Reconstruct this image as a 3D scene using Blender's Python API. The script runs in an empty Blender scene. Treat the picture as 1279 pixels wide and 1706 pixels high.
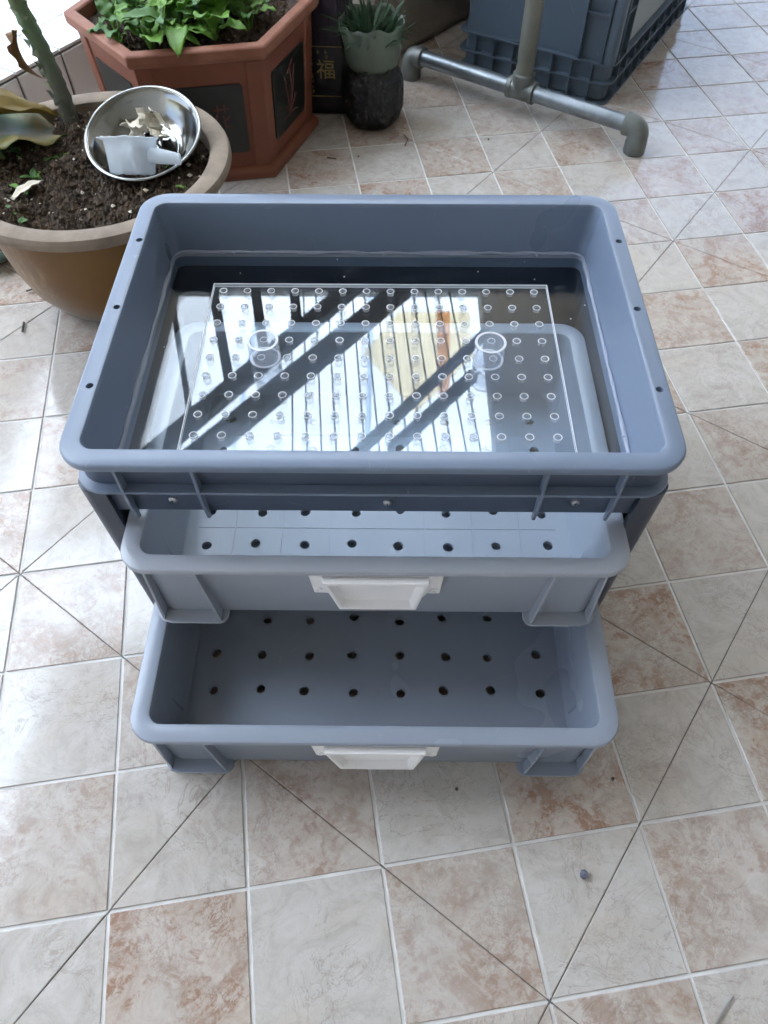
import bpy, bmesh, math, random
from mathutils import Vector, Matrix, noise
random.seed(11)
R = math.radians
sc = bpy.context.scene
col = sc.collection

# ------------------------------------------------------------------ camera
CAM = Vector((0.0113, -0.4358, 0.6017))
RIGHT = Vector((0.9999, 0.0100, -0.0016)); DOWN = Vector((0.0072, -0.8179, -0.5754)); FWD = Vector((-0.0070, 0.5753, -0.8179))
cd = bpy.data.cameras.new('camera'); cam = bpy.data.objects.new('camera', cd); col.objects.link(cam)
m3 = Matrix((RIGHT, -DOWN, -FWD)).transposed()
cam.matrix_world = Matrix.Translation(CAM) @ m3.to_4x4()
cd.sensor_fit = 'HORIZONTAL'; cd.sensor_width = 36.0; cd.lens = 36.0 * 1230.3 / 1279.0
cd.clip_start = 0.02; cd.clip_end = 200
cd.dof.use_dof = True; cd.dof.focus_distance = 0.60; cd.dof.aperture_fstop = 22
sc.camera = cam

# ------------------------------------------------------------------ light
SUN_EL, SUN_AZ = R(60), R(-60)          # azimuth from +Y clockwise: the sun stands high, beyond the roof at the back left
w = bpy.data.worlds.new('World'); sc.world = w; w.use_nodes = True
nt = w.node_tree
sky = nt.nodes.new('ShaderNodeTexSky'); sky.sky_type = 'NISHITA'; sky.sun_disc = False
sky.sun_elevation = SUN_EL; sky.sun_rotation = SUN_AZ
sky.air_density = 1.0; sky.dust_density = 3.0; sky.ozone_density = 1.0
bg = nt.nodes['Background']; bg.inputs['Strength'].default_value = 0.06
nt.links.new(sky.outputs[0], bg.inputs['Color'])
sl = bpy.data.lights.new('sun', 'SUN'); sl.energy = 5.0; sl.angle = R(0.5); sl.color = (1.0, 0.95, 0.88)
so = bpy.data.objects.new('sun', sl); col.objects.link(so)
sd = Vector((math.sin(SUN_AZ) * math.cos(SUN_EL), math.cos(SUN_AZ) * math.cos(SUN_EL), math.sin(SUN_EL)))
so.rotation_euler = sd.to_track_quat('Z', 'Y').to_euler(); so.location = (2, -3, 5)
sc.view_settings.view_transform = 'Standard'; sc.view_settings.look = 'None'
sc.view_settings.exposure = 3.3; sc.view_settings.gamma = 1.0
sc.cycles.max_bounces = 14; sc.cycles.transparent_max_bounces = 24; sc.cycles.glossy_bounces = 6
sc.cycles.caustics_reflective = False; sc.cycles.caustics_refractive = False

# ------------------------------------------------------------------ node helpers
class N:
    def __init__(s, name):
        s.m = bpy.data.materials.new(name); s.m.use_nodes = True
        s.t = s.m.node_tree; s.b = s.t.nodes['Principled BSDF']; s.out = s.t.nodes['Material Output']
    def n(s, kind, **kw):
        x = s.t.nodes.new('ShaderNode' + kind)
        for k, v in kw.items():
            if isinstance(k, str) and k in x.inputs: x.inputs[k].default_value = v
            else: setattr(x, k, v)
        return x
    def l(s, a, b): s.t.links.new(a, b)
    def coord(s, kind='Object'): return s.n('TexCoord').outputs[kind]
    def noise(s, vec, scale, detail=4, rough=.55, dist=0.0):
        x = s.n('TexNoise'); x.inputs['Scale'].default_value = scale; x.inputs['Detail'].default_value = detail
        x.inputs['Roughness'].default_value = rough; x.inputs['Distortion'].default_value = dist
        s.l(vec, x.inputs['Vector']); return x.outputs['Fac']
    def ramp(s, fac, stops, interp='LINEAR'):
        x = s.n('ValToRGB'); x.color_ramp.interpolation = interp
        e = x.color_ramp.elements
        while len(e) < len(stops): e.new(.5)
        for i, (p, c) in enumerate(stops):
            e[i].position = p; e[i].color = (*c, 1) if len(c) == 3 else c
        s.l(fac, x.inputs[0]); return x.outputs[0]
    def mix(s, fac, a, b, mode='MIX'):
        x = s.n('Mix', data_type='RGBA', blend_type=mode)
        for v, i in ((fac, 0), (a, 6), (b, 7)):
            if hasattr(v, 'is_linked'): s.l(v, x.inputs[i])
            elif isinstance(v, (int, float)): x.inputs[i].default_value = v
            else: x.inputs[i].default_value = (*v, 1)
        return x.outputs[2]
    def math(s, op, a, b=0.0, c=None):
        x = s.n('Math', operation=op)
        for i, v in enumerate((a, b) if c is None else (a, b, c)):
            if hasattr(v, 'is_linked'): s.l(v, x.inputs[i])
            else: x.inputs[i].default_value = v
        return x.outputs[0]
    def bump(s, h, strength, dist=.001):
        x = s.n('Bump'); x.inputs['Strength'].default_value = strength; x.inputs['Distance'].default_value = dist
        s.l(h, x.inputs['Height']); s.l(x.outputs[0], s.b.inputs['Normal']); return x
    def set(s, **kw):
        for k, v in kw.items():
            k = k.replace('_', ' ')
            i = s.b.inputs[k]
            if hasattr(v, 'is_linked'): s.l(v, i)
            elif isinstance(v, tuple): i.default_value = (*v, 1) if len(v) == 3 else v
            else: i.default_value = v
        return s

def plastic(name, c, rough=.36, scratch=.25, var=.03, bump=.02):
    k = N(name); v = k.coord()
    base = k.mix(k.noise(v, 4, 2), tuple(x * (1 - var) for x in c), tuple(min(1, x * (1 + var)) for x in c))
    # settled dust and short random scratches, no broad blotches
    wv = k.n('VectorMath', operation='ADD'); ns = k.n('TexNoise'); ns.inputs['Scale'].default_value = 60; k.l(v, ns.inputs['Vector'])
    sc3 = k.n('VectorMath', operation='SCALE'); k.l(ns.outputs['Color'], sc3.inputs[0]); sc3.inputs['Scale'].default_value = .008; k.l(v, wv.inputs[0]); k.l(sc3.outputs[0], wv.inputs[1])
    vo = k.n('TexVoronoi', feature='DISTANCE_TO_EDGE'); vo.inputs['Scale'].default_value = 38; k.l(wv.outputs[0], vo.inputs['Vector'])
    scr = k.math('MULTIPLY', k.ramp(vo.outputs['Distance'], [(.0, (1, 1, 1)), (.008, (0, 0, 0))]), k.ramp(k.noise(v, 55, 2), [(.60, (0, 0, 0)), (.66, (1, 1, 1))]))
    m_ = k.math('MULTIPLY', scr, scratch)
    base = k.mix(m_, base, (.55, .56, .57))
    k.set(Base_Color=base, Roughness=k.math('ADD', rough, k.math('MULTIPLY', k.noise(v, 10, 2), .08)))
    k.bump(k.noise(v, 22, 2), bump, .002)
    return k.m

def simple(name, c, rough=.5, metallic=0.0, var=.15, scale=30, bump=.15, bscale=120, bdist=.001):
    k = N(name); v = k.coord()
    base = k.mix(k.noise(v, scale, 5), tuple(x * (1 - var) for x in c), tuple(min(1, x * (1 + var)) for x in c))
    k.set(Base_Color=base, Roughness=rough, Metallic=metallic)
    if bump: k.bump(k.noise(v, bscale, 4), bump, bdist)
    return k.m

def two_tone(name, a, b, scale, lo=.4, hi=.6, rough=.6, bump=.3, bscale=90, bdist=.002, stretch=None, metallic=0):
    k = N(name); v = k.coord()
    if stretch:
        mp = k.n('Mapping'); mp.inputs['Scale'].default_value = stretch; k.l(v, mp.inputs[0]); vv = mp.outputs[0]
    else: vv = v
    k.set(Base_Color=k.ramp(k.noise(vv, scale, 6, .6), [(lo, a), (hi, b)]), Roughness=rough, Metallic=metallic)
    k.bump(k.noise(v, bscale, 5), bump, bdist)
    return k.m

def thin_fresnel(k, ior):
    # light is not bent here, so leaving the sheet must mirror exactly as entering it does
    fr = k.n('Fresnel'); bf = k.n('NewGeometry').outputs['Backfacing']
    k.l(k.math('ADD', k.math('MULTIPLY', bf, 1 / ior - ior), ior), fr.inputs['IOR']); return fr

def clear_sheet(name, ior=1.41, tint=(.93, .96, .98), rough=.0, scuff=.05):
    """clear acrylic: light passes straight through, the surface mirrors by Fresnel"""
    k = N(name); k.t.nodes.remove(k.b)
    tr = k.n('BsdfTransparent'); tr.inputs[0].default_value = (*tint, 1)
    gl = k.n('BsdfGlossy'); gl.inputs['Roughness'].default_value = rough
    fr = thin_fresnel(k, ior)
    mx = k.n('MixShader'); k.l(fr.outputs[0], mx.inputs[0]); k.l(tr.outputs[0], mx.inputs[1]); k.l(gl.outputs[0], mx.inputs[2])
    df = k.n('BsdfDiffuse'); df.inputs[0].default_value = (.8, .85, .9, 1)
    v = k.coord(); f = k.ramp(k.noise(v, 55, 6, .75), [(.55, (0, 0, 0)), (.85, (scuff,) * 3)])
    m2 = k.n('MixShader'); k.l(f, m2.inputs[0]); k.l(mx.outputs[0], m2.inputs[1]); k.l(df.outputs[0], m2.inputs[2])
    k.l(m2.outputs[0], k.out.inputs[0])
    return k.m

def milky(name, c, alpha, rough=.25):
    """thin milky plastic: part clear, part scattering"""
    k = N(name); k.t.nodes.remove(k.b)
    tr = k.n('BsdfTransparent'); tr.inputs[0].default_value = (*c, 1)
    df = k.n('BsdfDiffuse'); df.inputs[0].default_value = (*c, 1)
    tl = k.n('BsdfTranslucent'); tl.inputs[0].default_value = (*c, 1)
    gl = k.n('BsdfGlossy'); gl.inputs['Roughness'].default_value = rough
    fr = thin_fresnel(k, 1.45)
    a = k.n('MixShader'); a.inputs[0].default_value = .45; k.l(df.outputs[0], a.inputs[1]); k.l(tl.outputs[0], a.inputs[2])
    b = k.n('MixShader'); b.inputs[0].default_value = alpha; k.l(tr.outputs[0], b.inputs[1]); k.l(a.outputs[0], b.inputs[2])
    d = k.n('MixShader'); k.l(fr.outputs[0], d.inputs[0]); k.l(b.outputs[0], d.inputs[1]); k.l(gl.outputs[0], d.inputs[2])
    k.l(d.outputs[0], k.out.inputs[0])
    return k.m

def marble_tile():
    """glazed marble-print tile; object colour: R = how brown, G = seed"""
    k = N('marble_tile'); oi = k.n('ObjectInfo')
    sp = k.n('SeparateColor'); k.l(oi.outputs['Color'], sp.inputs[0])
    pos = k.n('NewGeometry').outputs['Position']
    off = k.n('CombineXYZ'); s = k.math('MULTIPLY', sp.outputs[1], 37.0)
    k.l(s, off.inputs[0]); k.l(k.math('MULTIPLY', sp.outputs[1], 91.0), off.inputs[1]); k.l(s, off.inputs[2])
    va = k.n('VectorMath', operation='ADD'); k.l(pos, va.inputs[0]); k.l(off.outputs[0], va.inputs[1]); v = va.outputs[0]
    big = k.noise(v, 10, 4, .55, .8); mid = k.noise(v, 30, 9, .70, 1.8); fine = k.noise(v, 150, 6, .7, .8)
    def vein(scale, dist, wdt, det=7): return k.ramp(k.math('ABSOLUTE', k.math('SUBTRACT', k.noise(v, scale, det, .62, dist), .5)), [(.0, (1, 1, 1)), (wdt, (0, 0, 0))])
    g1 = k.ramp(k.noise(v, 15, 2), [(.44, (0, 0, 0)), (.58, (1, 1, 1))]); g2 = k.ramp(k.noise(v, 19, 3, .5, .5), [(.48, (0, 0, 0)), (.62, (1, 1, 1))])
    white = k.ramp(mid, [(.28, (.385, .355, .32)), (.5, (.48, .455, .42)), (.72, (.545, .525, .50))])
    white = k.mix(k.math('MULTIPLY', k.ramp(big, [(.52, (0, 0, 0)), (.70, (1, 1, 1))]), .45), white, (.47, .40, .32))
    brown = k.ramp(mid, [(.28, (.32, .235, .185)), (.48, (.435, .355, .30)), (.72, (.505, .455, .415))])
    patch = k.math('ADD', k.math('MULTIPLY', k.noise(v, 18, 9, .74, 1.6), .62), k.math('MULTIPLY', fine, .38))
    brown = k.mix(k.math('MULTIPLY', k.ramp(patch, [(.495, (0, 0, 0)), (.565, (1, 1, 1))]), .85), brown, (.25, .118, .062))
    brown = k.mix(k.math('MULTIPLY', k.math('MULTIPLY', vein(44, 2.4, .040), g2), .75), brown, (.19, .095, .055))
    amt = k.math('MULTIPLY', sp.outputs[0], k.ramp(k.noise(v, 13, 4, .6, 1.0), [(.36, (.45, .45, .45)), (.58, (1, 1, 1))]))
    c = k.mix(amt, white, brown)
    c = k.mix(k.math('MULTIPLY', k.math('MULTIPLY', vein(13, 3.4, .014), g1), .55), c, (.23, .185, .155))
    c = k.mix(k.math('MULTIPLY', k.math('MULTIPLY', vein(34, 2.8, .022), g2), .50), c, (.27, .205, .165))
    c = k.mix(k.math('MULTIPLY', k.ramp(fine, [(.58, (0, 0, 0)), (.70, (1, 1, 1))]), .20), c, (.27, .2, .155))
    k.set(Base_Color=c, Roughness=k.ramp(k.noise(pos, 40, 4), [(.3, (.07,) * 3), (.75, (.16,) * 3)]))
    k.bump(k.noise(pos, 22, 3), .16, .0012)
    return k.m

def grout_mat(cell, tiles_beyond):
    """the bed below the tiles: pale grout lines, dark along the diagonal joints; cell grid is the object's own XY"""
    k = N('grout_bed'); v = k.coord(); sx = k.n('SeparateXYZ'); k.l(v, sx.inputs[0])
    a = k.math('MULTIPLY', sx.outputs[0], 1 / cell); b = k.math('MULTIPLY', sx.outputs[1], 1 / cell)   # c, -r
    def near(val, period, phase, wdt):
        f = k.math('SUBTRACT', k.math('PINGPONG', k.math('ADD', val, phase), period / 2), 0.0)
        return k.math('LESS_THAN', f, wdt)
    d1 = near(k.math('SUBTRACT', a, b), 4, 40, .010); d2 = near(k.math('ADD', a, b), 4, 38, .010)
    dark = k.math('MAXIMUM', d1, d2)
    gn = k.noise(v, 35, 4)
    pale = k.ramp(gn, [(.3, (.52, .51, .49)), (.7, (.70, .69, .675))])
    k.set(Base_Color=k.mix(dark, pale, (.11, .095, .08)), Roughness=.75)
    k.bump(k.noise(v, 300, 3), .3, .0006)
    return k.m

M = {}
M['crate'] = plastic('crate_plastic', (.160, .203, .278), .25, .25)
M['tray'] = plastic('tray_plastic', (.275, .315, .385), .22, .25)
M['shadedband'] = plastic('shaded_band_plastic', (.070, .092, .140), .32, .25)  # same plastic as the crate, darkened for the unlit outer band
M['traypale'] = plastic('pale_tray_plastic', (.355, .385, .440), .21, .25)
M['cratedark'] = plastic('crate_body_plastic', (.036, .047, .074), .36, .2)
M['handle'] = plastic('handle_plastic', (.86, .855, .86), .34, .05, .03, .02)
M['backcrate'] = plastic('back_crate_plastic', (.070, .100, .135), .42, .3)
M['metal'] = simple('zinc_screw', (.55, .56, .58), .32, 1.0, .1, 60, .05)
M['dark'] = simple('dark_recess', (.012, .012, .014), .6, 0, .1, 30, 0)
M['sheet'] = clear_sheet('clear_acrylic_panel')
M['sheet2'] = clear_sheet('clear_acrylic_plate', 1.41, (.95, .97, .985), .0, .03)
M['edge'] = milky('acrylic_cut_edge', (.90, .94, .98), .55, .15)
M['hole'] = milky('drilled_hole_wall', (.96, .98, 1.0), .34, .05)
M['frostglint'] = milky('frosted_glint_acrylic', (.97, .98, 1.0), .85, .2)
M['tube'] = milky('acrylic_tube', (.95, .97, 1.0), .16, .02)
M['bead'] = milky('silicone_bead', (.80, .84, .92), .45, .2)
M['tile'] = marble_tile()
M['whitetile'] = simple('white_glazed_tile', (.74, .75, .74), .14, 0, .05, 12, .1, 30, .002)
M['tilebed'] = simple('grey_mortar', (.16, .16, .155), .9, 0, .2, 60, .4)
M['terracotta'] = two_tone('painted_terracotta', (.155, .048, .025), (.215, .072, .038), 9, .3, .7, .55, .25, 160, .001)
M['terrarim'] = two_tone('worn_terracotta', (.19, .064, .034), (.29, .125, .075), 18, .35, .7, .65, .35, 160, .001)
M['potpanel'] = two_tone('black_glaze', (.012, .014, .013), (.03, .033, .03), 20, .3, .7, .35, .1)
M['redpaint'] = simple('faded_red_paint', (.13, .038, .028), .6, 0, .35, 90, 0)
M['soil'] = two_tone('potting_soil', (.020, .014, .009), (.085, .056, .034), 70, .35, .75, .95, .9, 260, .004)
M['clod'] = two_tone('soil_clod', (.022, .015, .010), (.100, .066, .040), 90, .3, .7, .95, .5, 300, .002)
M['potrim'] = two_tone('bare_clay_rim', (.17, .130, .095), (.27, .215, .16), 40, .3, .7, .8, .35, 200, .001)
M['gold'] = simple('faded_gold_print', (.38, .29, .11), .45, 0, .3, 200, 0)
M['bag'] = two_tone('black_printed_film', (.008, .008, .011), (.022, .018, .026), 14, .3, .7, .35, .3, 40, .004)
M['bagpurple'] = two_tone('purple_black_film', (.010, .008, .014), (.045, .028, .05), 60, .35, .7, .5, .4, 60, .004, (3, 3, .5))
M['blackfilm'] = two_tone('black_poly_bag', (.005, .006, .007), (.013, .014, .016), 30, .3, .7, .32, 1.0, 55, .012)
M['bottle'] = milky('green_clear_plastic', (.36, .43, .36), .45, .2)
M['galv'] = two_tone('galvanised_steel', (.14, .16, .175), (.27, .30, .325), 26, .3, .7, .36, .15, 90, .001, None, .75)
M['fitting'] = two_tone('cast_iron_fitting', (.11, .12, .11), (.19, .205, .195), 30, .3, .7, .48, .3, 120, .001, None, .55)
M['post'] = two_tone('dusty_post', (.11, .115, .095), (.17, .175, .15), 16, .3, .7, .55, .15, 90, .001, None, .2)
M['steel'] = simple('stainless_steel', (.24, .245, .235), .15, 1.0, .08, 8, .03, 60)
M['milkyplastic'] = milky('milky_plastic_cup', (.80, .85, .89), .62, .25)
M['paper'] = two_tone('dry_husk', (.48, .42, .31), (.74, .70, .60), 40, .3, .7, .8, .4)
M['leafgreen'] = None
M['plaster'] = two_tone('beige_plaster', (.17, .145, .115), (.26, .23, .19), 8, .3, .7, .85, .3)
M['fillwall'] = two_tone('pale_fill_wall', (.46, .455, .44), (.54, .535, .52), 6, .3, .7, .85, .2)
M['concrete'] = two_tone('roof_concrete', (.30, .29, .27), (.40, .39, .36), 3, .3, .7, .9, .3, 30, .004)
M['beam'] = simple('dark_painted_steel', (.03, .034, .04), .5, 0, .15, 10, .1)
M['stem'] = None
def sheet_mat(name, c):
    k = N(name); k.t.nodes.remove(k.b); tl = k.n('BsdfTranslucent'); v = k.coord()
    k.l(k.mix(k.noise(v, 5, 4), tuple(x * .9 for x in c), c), tl.inputs[0]); k.l(tl.outputs[0], k.out.inputs[0]); return k.m
M['roofsheet'] = sheet_mat('milky_polycarbonate', (.78, .85, .93)); M['sunlitpatch'] = sheet_mat('sunlit_patch_tint', (.97, .88, .71)); M['sunlitstripe'] = sheet_mat('sunlit_stripe_tint', (.86, .66, .54))
M['twig'] = simple('dry_twig', (.07, .06, .045), .8, 0, .3, 60, .2)
M['greytwig'] = simple('weathered_twig', (.22, .22, .21), .8, 0, .2, 60, .2)
M['palepanel'] = plastic('pale_grey_panel', (.20, .23, .22), .4, .3)
M['glassdish'] = milky('green_glass', (.35, .45, .40), .35, .05)

def leaf_mat(name, a, b, edge=None, rough=.42, trans=.35):
    k = N(name); v = k.coord()
    c = k.ramp(k.noise(v, 40, 5), [(.3, a), (.7, b)])
    if edge:
        c = k.mix(k.ramp(k.noise(v, 16, 3), [(.45, (0, 0, 0)), (.58, (1, 1, 1))]), c, edge)
    k.set(Base_Color=c, Roughness=rough); k.bump(k.noise(v, 170, 3), .25, .001)
    tl = k.n('BsdfTranslucent'); k.l(c, tl.inputs[0]); mx = k.n('MixShader'); mx.inputs[0].default_value = trans
    k.l(k.b.outputs[0], mx.inputs[1]); k.l(tl.outputs[0], mx.inputs[2]); k.l(mx.outputs[0], k.out.inputs[0])
    return k.m
M['leafgreen'] = leaf_mat('fresh_leaf', (.11, .25, .030), (.22, .42, .075))
M['leafdeep'] = leaf_mat('deep_leaf', (.06, .16, .035), (.12, .26, .06))
M['leafyellow'] = leaf_mat('yellowing_leaf', (.05, .12, .03), (.085, .17, .045), (.24, .18, .045))
M['leafmustard'] = leaf_mat('mustard_leaf', (.20, .14, .03), (.32, .22, .05))
M['leafdry'] = leaf_mat('dry_leaf', (.16, .08, .03), (.30, .17, .07))
M['grass'] = leaf_mat('dark_grass', (.015, .05, .018), (.035, .09, .035))

def stem_material():
    k = N('scarred_stem'); v = k.coord(); sp = k.n('SeparateXYZ'); k.l(v, sp.inputs[0])
    g = k.ramp(k.math('MULTIPLY', sp.outputs[2], 7.0), [(.0, (.085, .075, .06)), (.35, (.10, .10, .075)), (.75, (.10, .17, .075)), (1, (.17, .22, .09))])
    k.set(Base_Color=k.mix(k.math('MULTIPLY', k.noise(v, 120, 4), .6), g, (.05, .065, .045)), Roughness=.7)
    k.bump(k.noise(v, 200, 4), .4, .002); return k.m
M['stem'] = stem_material()
M['stemscar'] = two_tone('pale_leaf_scar', (.15, .19, .12), (.30, .33, .22), 80, .3, .7, .75, .3)

def glaze():
    k = N('brown_glaze'); v = k.coord()
    base = k.ramp(k.noise(v, 7, 4), [(.3, (.110, .048, .008)), (.7, (.175, .085, .015))])
    mp = k.n('Mapping'); mp.inputs['Scale'].default_value = (1, 1, .35); k.l(v, mp.inputs[0])
    sp = k.n('SeparateXYZ'); k.l(v, sp.inputs[0])
    patch = k.ramp(k.noise(mp.outputs[0], 60, 6, .75), [(.50, (0, 0, 0)), (.66, (1, 1, 1))])
    # chalky lime bloom on the left flank only
    d = k.n('VectorMath', operation='DISTANCE'); k.l(v, d.inputs[0]); d.inputs[1].default_value = (-.100, -.078, .085)
    area = k.ramp(d.outputs['Value'], [(.02, (1, 1, 1)), (.085, (0, 0, 0))])
    c = k.mix(k.math('MULTIPLY', k.math('MULTIPLY', patch, area), .8), base, (.42, .31, .16))
    low = k.ramp(k.math('ADD', sp.outputs[2], k.math('MULTIPLY', k.noise(v, 25, 3), .03)), [(.030, (1, 1, 1)), (.062, (0, 0, 0))])  # grey foot band: reflection and shading put into the glaze colour
    c = k.mix(k.math('MULTIPLY', low, .8), c, (.20, .20, .185))
    k.set(Base_Color=c, Roughness=.38, Specular_IOR_Level=.35); k.bump(k.noise(v, 35, 4), .15, .003); return k.m
M['glaze'] = glaze()

# ------------------------------------------------------------------ object helpers
def link(name, me, mat=None, parent=None, smooth=False):
    o = bpy.data.objects.new(name, me); col.objects.link(o)
    if mat is not None:
        for m in (mat if isinstance(mat, (list, tuple)) else [mat]): me.materials.append(m)
    if parent: o.parent = parent
    if smooth:
        for p in me.polygons: p.use_smooth = True
    return o
def thing(name, label, cat, loc=(0, 0, 0), rotz=0.0, group=None):
    o = bpy.data.objects.new(name, None); col.objects.link(o); o.empty_display_size = .02
    o.location = loc; o.rotation_euler = (0, 0, rotz); tag(o, label, cat, group); return o
def tag(o, label, cat, group=None):
    o['label'] = label; o['category'] = cat
    if group: o['group'] = group
    return o
def struct(o): o['kind'] = 'structure'; return o

class MB:
    def __init__(s): s.v = []; s.f = []; s.mi = []
    def add(s, vs, fs, mi=0):
        b = len(s.v); s.v += [tuple(x) for x in vs]; s.f += [tuple(b + i for i in f) for f in fs]; s.mi += [mi] * len(fs); return s
    def box(s, x0, x1, y0, y1, z0, z1, mi=0):
        vs = [(x, y, z) for z in (z0, z1) for y in (y0, y1) for x in (x0, x1)]
        return s.add(vs, [(0, 2, 3, 1), (4, 5, 7, 6), (0, 1, 5, 4), (2, 6, 7, 3), (0, 4, 6, 2), (1, 3, 7, 5)], mi)
    def loft(s, loops, close=True, cap0=False, cap1=False, mi=0):
        n = len(loops[0]); vs = [p for l in loops for p in l]; fs = []
        for i in range(len(loops) - 1):
            for j in range(n if close else n - 1):
                a, b = i * n + j, i * n + (j + 1) % n
                fs.append((a, b, b + n, a + n))
        if cap0: fs.append(tuple(reversed(range(n))))
        if cap1: fs.append(tuple((len(loops) - 1) * n + j for j in range(n)))
        return s.add(vs, fs, mi)
    def tube(s, pts, rad, seg=12, caps=True, mi=0):
        pts = [Vector(p) for p in pts]; loops = []; up = None
        for i, p in enumerate(pts):
            t = (pts[min(i + 1, len(pts) - 1)] - pts[max(i - 1, 0)]).normalized()
            if up is None:
                up = t.orthogonal().normalized()
            else:
                up = (up - t * up.dot(t)).normalized()
            sd_ = t.cross(up); r = rad[i] if isinstance(rad, (list, tuple)) else rad
            loops.append([p + (up * math.cos(2 * math.pi * k / seg) + sd_ * math.sin(2 * math.pi * k / seg)) * r for k in range(seg)])
        return s.loft(loops, True, caps, caps, mi)
    def lathe(s, prof, seg=48, mi=0, wob=None):
        loops = []
        for (r, z) in prof:
            loops.append([((r * (1 + (wob(a, z) if wob else 0))) * math.cos(a), (r * (1 + (wob(a, z) if wob else 0))) * math.sin(a), z) for a in [2 * math.pi * k / seg for k in range(seg)]])
        return s.loft(loops, True, prof[0][0] > 1e-5, prof[-1][0] > 1e-5, mi)
    def mesh(s, name='mesh'):
        me = bpy.data.meshes.new(name); me.from_pydata(s.v, [], s.f); me.polygons.foreach_set('material_index', s.mi); me.update(); return me
    def build(s, name, mat, parent=None, smooth=False, bevel=0.0, segs=2, auto=True):
        me = s.mesh(name)
        bm = bmesh.new(); bm.from_mesh(me); bmesh.ops.recalc_face_normals(bm, faces=bm.faces); bm.to_mesh(me); bm.free()
        o = link(name, me, mat, parent, smooth)
        if bevel:
            md = o.modifiers.new('bevel', 'BEVEL'); md.width = bevel; md.segments = segs; md.limit_method = 'ANGLE'; md.angle_limit = R(35)
        if smooth and auto:
            me.set_sharp_from_angle(angle=R(38))
        return o

def rrect(hx, hy, r, z, seg=7, dx=0.0, dy=0.0):
    pts = []
    for cx, cy, a0 in ((hx - r, hy - r, 0), (-hx + r, hy - r, 90), (-hx + r, -hy + r, 180), (hx - r, -hy + r, 270)):
        for i in range(seg + 1):
            a = R(a0 + 90 * i / seg); pts.append((dx + cx + r * math.cos(a), dy + cy + r * math.sin(a), z))
    return pts

def cut(o, cutters):
    """real holes: subtract the cutter meshes and keep the result as the object's own mesh"""
    mb = MB()
    for c in cutters: mb.add(*c)
    c = link('cutter', mb.mesh('cutter'))
    bm = bmesh.new(); bm.from_mesh(c.data); bmesh.ops.recalc_face_normals(bm, faces=bm.faces); bm.to_mesh(c.data); bm.free()
    md = o.modifiers.new('holes', 'BOOLEAN'); md.operation = 'DIFFERENCE'; md.object = c; md.solver = 'EXACT'
    dg = bpy.context.evaluated_depsgraph_get(); me = bpy.data.meshes.new_from_object(o.evaluated_get(dg))
    o.modifiers.clear(); o.data = me
    bpy.data.objects.remove(c)
def cyl(x, y, z0, z1, r, seg=20):
    vs = [(x + r * math.cos(2 * math.pi * k / seg), y + r * math.sin(2 * math.pi * k / seg), z) for z in (z0, z1) for k in range(seg)]
    fs = [(k, (k + 1) % seg, seg + (k + 1) % seg, seg + k) for k in range(seg)] + [tuple(reversed(range(seg))), tuple(range(seg, 2 * seg))]
    return vs, fs

def holed_plate(mb, xs, ys, z0, z1, r, jit=0.0, skip=(), seg=16, bounds=None, mi_hole=1, odd=0.0):
    """flat plate with round holes; xs, ys are the hole centres, cells split midway"""
    def edges(c, lo, hi): return [lo] + [(a + b) / 2 for a, b in zip(c, c[1:])] + [hi]
    ex = edges(xs, bounds[0], bounds[1]); ey = edges(ys, bounds[2], bounds[3])
    for i, cx in enumerate(xs):
        for j, cy in enumerate(ys):
            x0, x1, y0, y1 = ex[i], ex[i + 1], ey[j], ey[j + 1]
            if (i, j) in skip:
                mb.add([(x0, y0, z1), (x1, y0, z1), (x1, y1, z1), (x0, y1, z1)], [(0, 1, 2, 3)]); mb.add([(x0, y0, z0), (x1, y0, z0), (x1, y1, z0), (x0, y1, z0)], [(3, 2, 1, 0)]); continue
            hx = cx + random.uniform(-jit, jit); hy = cy + random.uniform(-jit, jit); rr = r * random.uniform(1 - odd, 1 + odd)
            circ, sq = [], []
            ph = random.uniform(0, 6)
            for k in range(seg):
                a = 2 * math.pi * (k + .5) / seg; c_, s_ = math.cos(a), math.sin(a)
                q = rr * (1 + odd * .6 * math.sin(2 * a + ph))
                circ.append((hx + q * c_, hy + q * s_))
                tx = ((x1 - hx) if c_ > 0 else (x0 - hx)) / c_; ty = ((y1 - hy) if s_ > 0 else (y0 - hy)) / s_
                t = min(tx, ty); sq.append((hx + t * c_, hy + t * s_))
            # corners: fan triangles
            def ring(z, flip):
                b = [(*p, z) for p in circ] + [(*p, z) for p in sq]; fs = []
                extra = []
                for k in range(seg):
                    k2 = (k + 1) % seg; p, q = sq[k], sq[k2]
                    on = lambda P: ('x' if min(abs(P[0] - x0), abs(P[0] - x1)) < 1e-9 else 'y')
                    f = [k, seg + k, seg + k2, k2]
                    if on(p) != on(q):
                        cxx = x0 if min(abs(p[0] - x0), abs(q[0] - x0)) < 1e-9 else x1
                        cyy = y0 if min(abs(p[1] - y0), abs(q[1] - y0)) < 1e-9 else y1
                        extra.append((cxx, cyy, z)); f = [k, seg + k, 2 * seg + len(extra) - 1, seg + k2, k2]
                    fs.append(tuple(reversed(f)) if flip else tuple(f))
                mb.add(b + extra, fs)
            ring(z1, False); ring(z0, True)
            mb.add([(*p, z1) for p in circ] + [(*p, z0) for p in circ], [(k, (k + 1) % seg, seg + (k + 1) % seg, seg + k) for k in range(seg)], mi_hole)

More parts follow.
